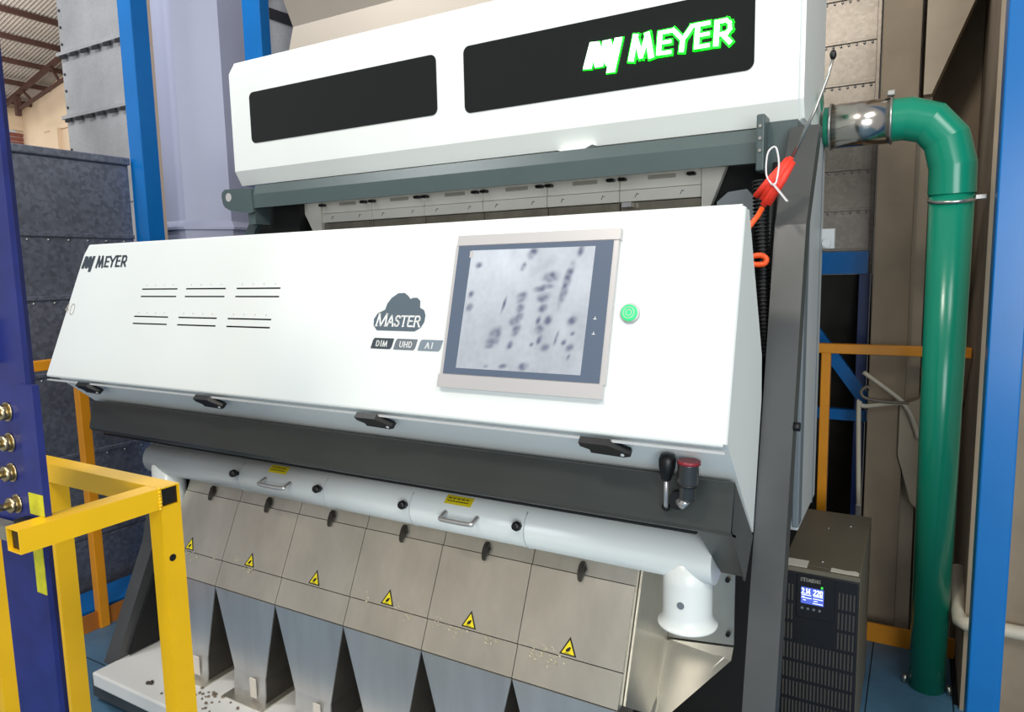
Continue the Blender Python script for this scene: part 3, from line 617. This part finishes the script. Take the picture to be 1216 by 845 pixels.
# ------------------------------------------------------------------ red cord with a whip rod tied to the bracket
ct = thing('tied_cord', 'bundle of red orange cord and thin metal rod zip-tied to the machine bracket', 'cord', (-.37, 1.86, .18))
rod = MB().tube([(-0.2594, 1.7150, 0.2369), (-0.2140, 1.7050, 0.3310), (-0.1888, 1.7000, 0.3998), (-0.1812, 1.6970, 0.4306)], [.0042, .0038, .0032, .003], 8).build('metal_rod', BOLT, ct)
MB().sphere((-0.1809, 1.6970, 0.4374), .007, (1, 1, 1.5)).build('rod_tip', RUBBER, ct)
for strand in (
    ((-0.2596, 1.7050, 0.2339), (-0.2839, 1.6970, 0.1968), (-0.3144, 1.7030, 0.1402)),
    ((-0.2666, 1.7050, 0.2327), (-0.2904, 1.6930, 0.1969), (-0.3200, 1.7030, 0.1462)),
    ((-0.2558, 1.7050, 0.2245), (-0.2749, 1.6970, 0.1887), (-0.3069, 1.7030, 0.1341)),
    ((-0.2700, 1.7050, 0.2294), (-0.3010, 1.6930, 0.1886), (-0.3349, 1.7030, 0.1547)),
    ((-0.2628, 1.7050, 0.2214), (-0.2854, 1.6970, 0.1822), (-0.3179, 1.7030, 0.1329))):
    MB().tube(strand, [.0065, .0095, .0075], 8).build('cord_strand', CORD, ct)
MB().tube([(-0.3185, 1.6970, 0.1269), (-0.3250, 1.6850, 0.1097), (-0.3346, 1.6350, 0.0819)], .0062, 8).build('cord_tail', CABLE, ct)
MB().tube(smooth([(-0.2957, 1.6850, 0.1745), (-0.3091, 1.6870, 0.1997), (-0.3084, 1.6880, 0.2401), (-0.3002, 1.6900, 0.2560), (-0.2895, 1.6900, 0.2549), (-0.2830, 1.6880, 0.2195), (-0.2870, 1.6850, 0.1830), (-0.2918, 1.6830, 0.1759)]), .0022, 6).build('zip_tie', NYLON, ct)
MB().bar((-0.2931, 1.6800, 0.1775), (-0.2598, 1.6650, 0.1358), .006, .0025).build('zip_tie_tail', NYLON, ct)

# ------------------------------------------------------------------ green pipe with the steel sleeve
gp = thing('green_pipe', 'thick green plastic pipe with elbow and steel sleeve running down to the blue floor', 'pipe', (.078, 2.718, FZ))
GA, GB_ = Vector((.0650, 2.36, .215)), Vector((.0775, 2.72, FZ))
gd = (GB_-GA).normalized()
sl = Vector((-.095, 2.36, .402))
path = [Vector((-.095, 2.36, .402)), Vector((-.050, 2.36, .402)), Vector((.006, 2.36, .383)), Vector((.046, 2.361, .335)), Vector((.064, 2.362, .262)), GA+gd*.03]
MB().tube([GA+gd*.02, GB_], .0555, 28).build('pipe_run', GREEN, gp)
MB().tube(path, .0595, 26, split=True).build('elbow', GREEN, gp)
MB().tube([(-.268, 2.36, .402), (-.225, 2.36, .402)], .058, 26).build('stub', GREEN, gp)
slv = MB().tube([(-.250, 2.36, .402), (-.090, 2.36, .402)], .0635, 28).build('steel_sleeve', MIRROR, gp)
for x in (-.250, -.092): MB().tube([(x-.003, 2.36, .402), (x+.003, 2.36, .402)], .067, 28).build('sleeve_band', BOLT, gp)
MB().bbox(-.105, -.085, 2.33, 2.35, .466, .482, .003).build('band_screw', BOLT, gp)
c0 = GA+gd*.045
MB().tube([c0-gd*.004, c0+gd*.004], .0595, 26).build('hose_clamp', BOLT, gp)
MB().bbox(c0.x+.055, c0.x+.082, c0.y-.02, c0.y-.006, c0.z-.006, c0.z+.008, .002).build('clamp_screw', BOLT, gp)
MB().prism([(-.263, 2.22, .46), (-.263, 2.255, .49), (-.263, 2.285, .455), (-.263, 2.25, .43)], (-.004, 0, 0)).build('green_tag', GREEN, mc)
for dx, dy in ((-.07, .0), (.07, -.015)):
    MB().tube([(.078+dx, 2.715+dy, FZ), (.078+dx*.92, 2.715+dy, FZ+.03)], .008, 8).build('base_clip', BOLT, gp)

# ------------------------------------------------------------------ power supply cabinet
up = thing('power_supply_unit', 'tall black power supply cabinet with small lit display on the blue floor', 'power supply', (-.22, 2.42, FZ))
up.rotation_euler = (0, 0, 0)
x0, x1, y0, y1, zt = -.326, -.114, 2.15, 2.71, -.893
MB().bbox(x0, x1, y0+.03, y1, FZ+.012, zt, .003).build('case', UPSM, up)
front = MB().bbox(x0+.001, x1-.001, y0, y0+.032, FZ+.012, zt-.014, .004).build('front_panel', UPSB, up)
MB().bbox(x0-.001, x1+.001, y0-.001, y0+.028, zt-.014, zt, .002, 1).build('top_trim', UPSM, up)
for r_ in range(9):
    z = zt-.05-.061*r_
    for k in range(20):
        xx = x0+.012+k*.0098
        if r_ < 3 and .04 < xx-x0 < .155 or z < FZ+.05: continue
        MB().box(xx, xx+.0042, y0-.0012, y0+.001, z-.054, z-.004).build('grille_rib', mat('ups_rib', (74, 70, 64), .4), front)
dsp = MB().bbox(x0+.045, x0+.150, y0-.003, y0+.001, zt-.150, zt-.020, .0015, 1).build('display_surround', UPSB, up)
SX, SZ = x0+.058, zt-.105
dl = MB().box(SX, SX+.062, y0-.0045, y0-.003, SZ, SZ+.050).build('display', LCD, up)
U = lambda x, z, o: (x, y0-.0046-o, z)
t_ = MB(); write(t_, '2.14', SX+.002, SZ+.031, .015, .0024, U, .0005, .55, 0, .2); write(t_, '220', SX+.034, SZ+.031, .015, .0024, U, .0005, .62, 0, .2)
for xa, xb, z in ((.002, .028, .026), (.034, .060, .026), (.002, .029, .017), (.033, .060, .018), (.006, .014, .010), (.035, .046, .011), (.033, .060, .004), (.002, .010, .020)):
    t_.box(SX+xa, SX+xb, y0-.0051, y0-.0046, SZ+z, SZ+z+.0022)
stuff(t_.build('display_digits', LCDW, dl))
t_ = MB(); write(t_, 'STSAEGIS', x0+.056, zt-.037, .010, .0016, lambda x, z, o: (x, y0-.0031-o, z), .0005, .75, 0, .16); stuff(t_.build('front_lettering', mat('pale_print', (190, 184, 170), .6), dsp))
MB().box(x0+.112, x0+.117, y0-.0042, y0-.003, zt-.052, zt-.046).build('status_light', mat('green_status', (60, 200, 80), .4, emit=((70, 255, 90), .9)), dsp)
for k in range(4): MB().lathe([(.004, 0), (.004, .0015)], (x0+.062+k*.016, y0-.003, zt-.120), (0, -1, 0), 10).build('key', MIDPR, dsp)
MB().box(x0+.006, x0+.070, y0+.008, y0+.062, zt+.0002, zt+.0012).build('paper_label', LABEL, up)
MB().pz([(x1-.078, y0+.012), (x1-.004, y0+.012), (x1-.004, y0+.034), (x1-.014, y0+.042), (x1-.036, y0+.036), (x1-.078, y0+.040)], zt+.0002, zt+.0012).build('paper_label', LABEL, up)
for x, y in ((x0+.09, y0+.38), (x0+.155, y0+.43), (x0+.105, y0+.075)): MB().lathe([(.006, 0), (.006, .002), (.003, .0035)], (x, y, zt), (0, 0, 1), 10).build('top_screw', BOLT, up)
for x in (x0+.03, x1-.03):
    for y in (y0+.05, y1-.05): MB().box(x-.015, x+.015, y-.015, y+.015, FZ, FZ+.013).build('rubber_foot', RUBBER, up)

# ------------------------------------------------------------------ posts, rails, beams
def ibox(name, label, cat, m, *b, bev=.004): return tag(MB().bbox(*b, bev).build(name, m), label, cat)
bp = ibox('blue_post', 'bright blue square steel post at right, in front of the concrete pier', 'post', BLUE, .160, .236, 2.2, 2.29, FZ, 3.0)
bl = ibox('blue_post', 'bright blue steel post at left, between grey tank and lavender duct', 'post', BLUE, -3.305, -3.205, 2.10, 2.20, -4.0, 3.0)
tag(MB().bbox(-2.93, -2.805, 2.50, 2.56, -4.0, 3.0, .004).build('blue_post', BLUE), 'narrow blue post behind the lavender duct and the white light box', 'post')
MB().box(-3.2049, -3.2035, 2.185, 2.20, -2, 2.9).build('weld_edge', mat('pale_weld', (190, 170, 150), .6), bl)
bb = thing('blue_beam', 'bright blue steel beam lying along the foot of dark grey tank at left', 'beam', (-3.12, 1.4, -1.56))
MB().box(-3.22, -3.02, -.5, 2.4, -1.425, -1.41).build('top_flange', BLUE, bb)
MB().box(-3.13, -3.11, -.5, 2.4, -1.58, -1.425).build('web', BLUE, bb)
MB().box(-3.22, -3.02, -.5, 2.4, -1.595, -1.58).build('bottom_flange', BLUE, bb)
# orange guard rail along the left platform edge
gl_ = thing('guard_rail', 'orange steel guard rail along left platform edge, beside the grey tank', 'railing', (-2.97, 1.2, FZ))
MB().bbox(-3.005, -2.965, -.4, 2.35, -.355, -.315, .003).build('top_rail', ORANGE, gl_)
MB().box(-2.985, -2.975, -.4, 2.35, FZ, FZ+.075).build('toe_board', mat('brown_orange_paint', (176, 104, 36), .45, var=.15, scale=6), gl_)
for y in (.45, 1.60, 2.3): MB().bbox(-3.0, -2.96, y-.02, y+.02, FZ, -.33, .003).build('rail_post', ORANGE, gl_)
gr = thing('guard_rail', 'orange steel guard rail across the right rear, behind the power supply cabinet', 'railing', (-.2, 2.97, FZ))
MB().bbox(-1.2, .168, 2.95, 2.985, -.345, -.308, .003).build('top_rail', ORANGE, gr)
MB().box(-1.2, .168, 2.965, 2.975, FZ, FZ+.075).build('toe_board', ORANGE, gr)
MB().bbox(-.322, -.288, 2.952, 2.986, FZ, -.33, .003).build('rail_post', ORANGE, gr)
# yellow foreground frame
yr = thing('yellow_railing', 'bright yellow square tube railing corner in left foreground, bolted to navy post', 'railing', (-1.15, .74, FZ))
def otube(mb, axis, lo, hi, c0, c1, s=.0185, t=.0025):
    h = s
    def q(o): return [(-o, -o), (o, -o), (o, o), (-o, o)]
    def P(u, a, b):
        if axis == 'x': return (u, c0+a, c1+b)
        if axis == 'y': return (c0+a, u, c1+b)
        return (c0+a, c1+b, u)
    vs_ = [P(u, a, b) for u in (lo, hi) for o in (h, h-t) for a, b in q(o)]
    fs_ = []
    for i in range(4):
        j = (i+1) % 4
        fs_ += [(i, j, 8+j, 8+i), (4+i, 4+j, 12+j, 12+i), (i, j, 4+j, 4+i), (8+i, 8+j, 12+j, 12+i)]
    return mb.add(vs_, fs_)
ZR = -.381
otube(MB(), 'x', -2.3, -1.125, .738, ZR).build('top_rail', YELLOW, yr)
otube(MB(), 'y', .497, .7185, -1.1435, ZR).build('side_rail', YELLOW, yr)
for x in (-1.1435, -1.505, -1.80):
    p = otube(MB(), 'z', FZ, ZR-.0186, x, .738).build('rail_post', YELLOW, yr)
    if x > -1.2: MB().tube([(-1.1252, .733, -.492), (-1.1246, .733, -.492)], .0065, 12).build('bolt_hole', RUBBER, yr)
MB().box(-1.134, -1.130, .7225, .7535, ZR-.0155, ZR+.0155).build('tube_shade_plug', RUBBER, yr)  # black plug added just inside the open end, for the shade within
MB().box(-1.159, -1.128, .503, .507, ZR-.0155, ZR+.0155).build('tube_shade_plug', RUBBER, yr)  # same black plug, shading the inside of the side rail
wd = MB()
for k in range(7): wd.sphere((-1.1255+random.uniform(-.001, .001), .7185, ZR-.018+.006*k), .0034, (1, 1, 1), 6, 4)
stuff(wd.build('weld_bead', YELLOW, yr))
# navy angle post with bolts
nv = thing('navy_angle_post', 'worn navy blue steel angle post with four zinc bolts at left frame edge', 'post', (-1.23, .57, FZ))
ps_ = MB(); ps_.box(-1.32, -1.187, .556, .564, FZ, .7); ps_.box(-1.32, -1.312, .564, .63, FZ, .7)
ps_.build('angle_section', NAVY, nv)
MB().box(-1.190, -1.149, .546, .556, -.362, -.158).box(-1.196, -1.190, .546, .556, -.355, -.160).build('splice_angle', NAVY, nv)
MB().box(-1.190, -1.1495, .5448, .546, -.362, -.328).build('paint_mark', mat('yellow_green_spray', (206, 200, 36), .5, var=.3, scale=30), nv)
MB().box(-1.215, -1.1875, .5545, .556, -.50, -.415).build('paint_mark', mat('yellow_green_spray', (206, 200, 36)), nv)
MB().bar((-1.36, .54, -.402), (-1.215, .54, -.398), .022, .022).build('cross_bar', mat('scuffed_bare_steel', (150, 146, 130), .45, .5, var=.3, scale=20), nv)
MB().box(-1.40, -1.262, .540, .556, -.13, -.06).build('cleat', NAVY, nv)
MB().box(-1.225, -1.178, .536, .556, -.418, -.375).build('burnt_weld', RUBBER, nv)
for (x, z) in ((-1.250, -.207), (-1.252, -.257), (-1.256, -.307), (-1.250, -.358)):
    b_ = MB().lathe([(.0155, 0), (.0155, .003)], (x, .556, z), (0, -1, 0), 16).build('washer', BRASS, nv)
    MB().lathe([(.0125, .003), (.0125, .014)], (x, .556, z), (0, -1, 0), 6).build('nut', BRASS, b_)
    MB().lathe([(.006, .014), (.006, .034), (.005, .036)], (x, .556, z), (0, -1, 0), 10).build('bolt_shank', BRASS, b_)

# ------------------------------------------------------------------ tanks, bins and the duct
tk = thing('grey_tank', 'dull dark grey galvanized tank wall at left behind the control panel', 'tank', (-4, 1.3, -4.0))
zz = [.19, -.085, -.42, -.80]
MB().box(-5.0, -3.31, .2, 2.09, -4.0, .54).build('tank_wall', GALVD, tk)
zs_ = [.53]+zz+[-1.2, -1.6]
for a_, b_ in zip(zs_, zs_[1:]): MB().bbox(-3.312, -3.300, .2, 2.085, b_+.004, a_-.004, .002, 1).build('wall_sheet', GALVD, tk)
MB().bbox(-5.02, -3.285, .2, 2.09, .53, .565, .006).build('top_rim', GALVD, tk)
for z in zz:
    MB().bbox(-3.312, -3.288, .2, 2.085, z-.006, z+.014, .003, 1).build('seam_rib', GALVD, tk)
    rv = MB()
    for k in range(22): rv.sphere((-3.300, .25+k*.085, z-.018), .007, (1, 1, 1), 6, 4)
    stuff(rv.build('rivet_row', BOLT, tk))
bn = thing('silver_bin', 'tall shiny galvanized storage bin made of bolted sheets, at upper left', 'bin', (-4.0, 3.8, -4.0))
YB = 3.12; XB0, XB1 = -5.645, -2.70
MB().box(XB0, XB1, YB+.01, 4.8, -4, 3.6).build('bin_wall', GALV, bn)
zb_ = [.54, 1.208, 1.663, 2.13, 2.63, 3.2]
for a_, b_ in zip(zb_, zb_[1:]):
    MB().bbox(XB0, XB1, YB-.002, YB+.012, a_+.004, b_-.004, .002, 1).build('wall_sheet', GALV, bn)
    MB().bbox(XB0-.02, XB1, YB-.03, YB+.005, b_-.016, b_+.010, .002, 1).build('seam_rib', GALV, bn)
    rv = MB()
    for k in range(18): rv.box(XB0+.03+k*.14, XB0+.105+k*.14, YB-.035, YB-.02, b_-.042, b_-.018)
    for k in range(4): rv.sphere((XB0+.03, YB-.003, a_+.07+k*.12), .011, (1, 1, 1), 6, 4); rv.sphere((-4.33, YB-.003, a_+.07+k*.12), .011, (1, 1, 1), 6, 4)
    stuff(rv.build('bolt_row', mat('dark_bolt', (60, 60, 64), .5, .6), bn))
MB().bar((-3.7, YB-.01, 1.66), (-2.9, YB-.01, 1.32), .012, .06).build('slant_seam', mat('dark_bolt', (60, 60, 64)), bn)
MB().bbox(-4.19, -4.15, YB-.03, YB+.0, .98, 1.25, .008).build('sight_port', mat('teal_rim', (30, 150, 180), .4), bn)
rbn = thing('silver_bin', 'galvanized bolted sheet bin behind the machine at right, beside concrete column', 'bin', (-.6, 3.6, -4.0))
MB().box(-1.6, -.178, 3.31, 4.4, -.05, 2.2).build('bin_wall', GALVW, rbn)
zc = [-.04, .055, .22, .384, .555, .725, .89, 1.06, 1.23]
for a_, b_ in zip(zc, zc[1:]):
    MB().bbox(-1.6, -.180, 3.298, 3.312, a_+.003, b_-.003, .002, 1).build('wall_sheet', GALVW, rbn)
    MB().bbox(-1.6, -.180, 3.290, 3.31, b_-.006, b_+.004, .001, 1).build('seam_rib', GALVW, rbn)
    rv = MB()
    for k in range(7): rv.sphere((-.38+k*.018*1.6, 3.296, b_-.014), .0055, (1, 1, 1), 6, 4)
    stuff(rv.build('bolt_row', BOLT, rbn))
MB().bbox(-.192, -.176, 3.285, 3.315, -.05, 2.2, .002, 1).build('corner_trim', GALVW, rbn)
MB().add([(-1.6, 3.31, -.05), (-.178, 3.31, -.05), (-.178, 3.9, -1.4), (-1.6, 3.9, -1.4), (-.178, 4.3, -.05), (-1.6, 4.3, -.05), (-.178, 4.3, -1.4), (-1.6, 4.3, -1.4)], [(0, 1, 2, 3), (1, 4, 6, 2), (0, 3, 7, 5)]).build('hopper_cone', DKSHEET, rbn)
MB().box(-1.6, -.178, 4.2, 4.3, -4, -.05).build('rear_skirt', DKSHEET, rbn)
rv = MB()
for k in range(9): rv.sphere((-.36+k*.019, 3.40-k*.010, -.225+k*.021), .006, (1, 1, 1), 6, 4)
stuff(rv.build('cone_bolts', BOLT, rbn))
bf = thing('blue_support_frame', 'blue steel support frame with diagonal brace below galvanized bin at right rear', 'frame', (-.4, 3.25, FZ))
MB().box(-1.6, -.186, 3.20, 3.28, -.045, .045).build('upper_beam', BLUE, bf)
MB().bar((-.62, 3.22, .05), (-.17, 3.22, -.575), .05, .04, up=(0, 1, 0)).build('diagonal_brace', BLUE, bf)
MB().box(-1.6, -.17, 3.21, 3.25, -.655, -.61).build('lower_beam', BLUE, bf)
MB().box(-.218, -.178, 3.22, 3.28, -4, -.046).build('upright', mat('dark_blue_paint', (20, 50, 110), .35), bf)
du_ = thing('lavender_duct', 'pale lavender grey eight-sided steel duct rising behind the machine at left', 'duct', (-3.416, 2.60, .2))
cxd, cyd, rd = -3.416, 2.60, .285
oct_ = lambda r: [(cxd+r*math.cos(math.radians(-37.3+22.5+45*k)), cyd+r*math.sin(math.radians(-37.3+22.5+45*k))) for k in range(8)]
MB().pz(oct_(rd), .285, 3.0).build('duct_shaft', DUCTM, du_)
MB().prism([(x, y, .24) for x, y in oct_(rd*1.10)], (0, 0, .012)).build('duct_flange', DUCTM, du_)
f0, f1 = oct_(rd), oct_(rd*1.10)
MB().add([(x, y, .285) for x, y in f0]+[(x, y, .252) for x, y in f1], [(k, (k+1) % 8, 8+(k+1) % 8, 8+k) for k in range(8)]).build('duct_skirt', DUCTM, du_)
MB().pz(oct_(rd*1.04), -4.0, .24).build('duct_boot', DUCTM, du_)

# ------------------------------------------------------------------ concrete column, conduits
cc = thing('concrete_column', 'brown bare concrete column with diagonal braces at right rear, behind green pipe', 'column', (-.05, 3.15, FZ))
MB().bbox(-.160, -.034, 3.06, 3.35, -4.0, 3.0, .004).build('column_shaft', CONC, cc)
MB().box(-.034, .171, 3.36, 3.45, -4.0, 3.0).build('infill_panel', CONC, cc)
MB().py([(-.034, -4), (.022, -4), (.010, .60), (-.034, .60)], 3.12, 3.30).build('column_flange', CONCL, cc)
MB().py([(-.02, .60), (.006, .60), (.30, 1.35), (.13, 1.35), (-.02, .95)], 3.06, 3.2).build('diagonal_brace', CONCL, cc)
MB().py([(-.048, -.55), (.05, -.50), (.05, -.98), (.0, -.92), (-.048, -.74)], 3.045, 3.2).build('gusset', CONCL, cc)
cd = thing('wall_conduit', 'pair of thin cream conduits bent across the concrete column at right', 'conduit', (-.1, 3.0, -.55))
V3 = lambda p: Vector(p)
MB().tube(smooth([(-.172, 3.03, -.424), (-.165, 3.03, -.432), (-.05, 3.03, -.52), (-.015, 3.03, -.57), (.016, 3.03, -.655)]), .0085, 10).build('upper_conduit', CONDUIT, cd)
MB().tube(smooth([(-.176, 3.03, -.96), (-.189, 3.03, -.57), (-.183, 3.03, -.553), (-.16, 3.03, -.555), (-.06, 3.03, -.535), (-.03, 3.03, -.545), (.0, 3.03, -.60), (.018, 3.03, -.665)]), .009, 10).build('lower_conduit', CONDUIT, cd)
MB().tube(smooth([(-.02, 3.02, -.53), (-.10, 3.02, -.532), (-.165, 3.02, -.522), (-.183, 3.02, -.50), (-.165, 3.02, -.478), (-.15, 3.02, -.485)]), .006, 8).build('loose_cable', mat('grey_cable', (120, 112, 100), .5), cd)
MB().bbox(-.187, -.165, 3.018, 3.042, -1.0, -.95, .003).build('conduit_gland', BOLT, cd)
wp_ = thing('drain_pipe', 'thick cream plastic drain pipe along the concrete pier, behind right blue post', 'pipe', (.4, 2.6, -1.13))
MB().tube([(.154, 2.80, -1.06), (.154, 2.66, -1.15), (.158, 2.606, -1.165), (.172, 2.592, -1.165), (.22, 2.592, -1.160), (1.6, 2.592, -1.155)], .022, 14).build('pipe_run', CONDUIT, wp_)
MB().tube([(.185, 2.592, -1.1635), (.225, 2.592, -1.161)], .0255, 14).build('pipe_socket', CONDUIT, wp_)

# ------------------------------------------------------------------ raise everything onto the floor level z = 0
for o in sc.objects:
    if o.parent is None and o.type in ('MESH', 'EMPTY'): o.location.z += H
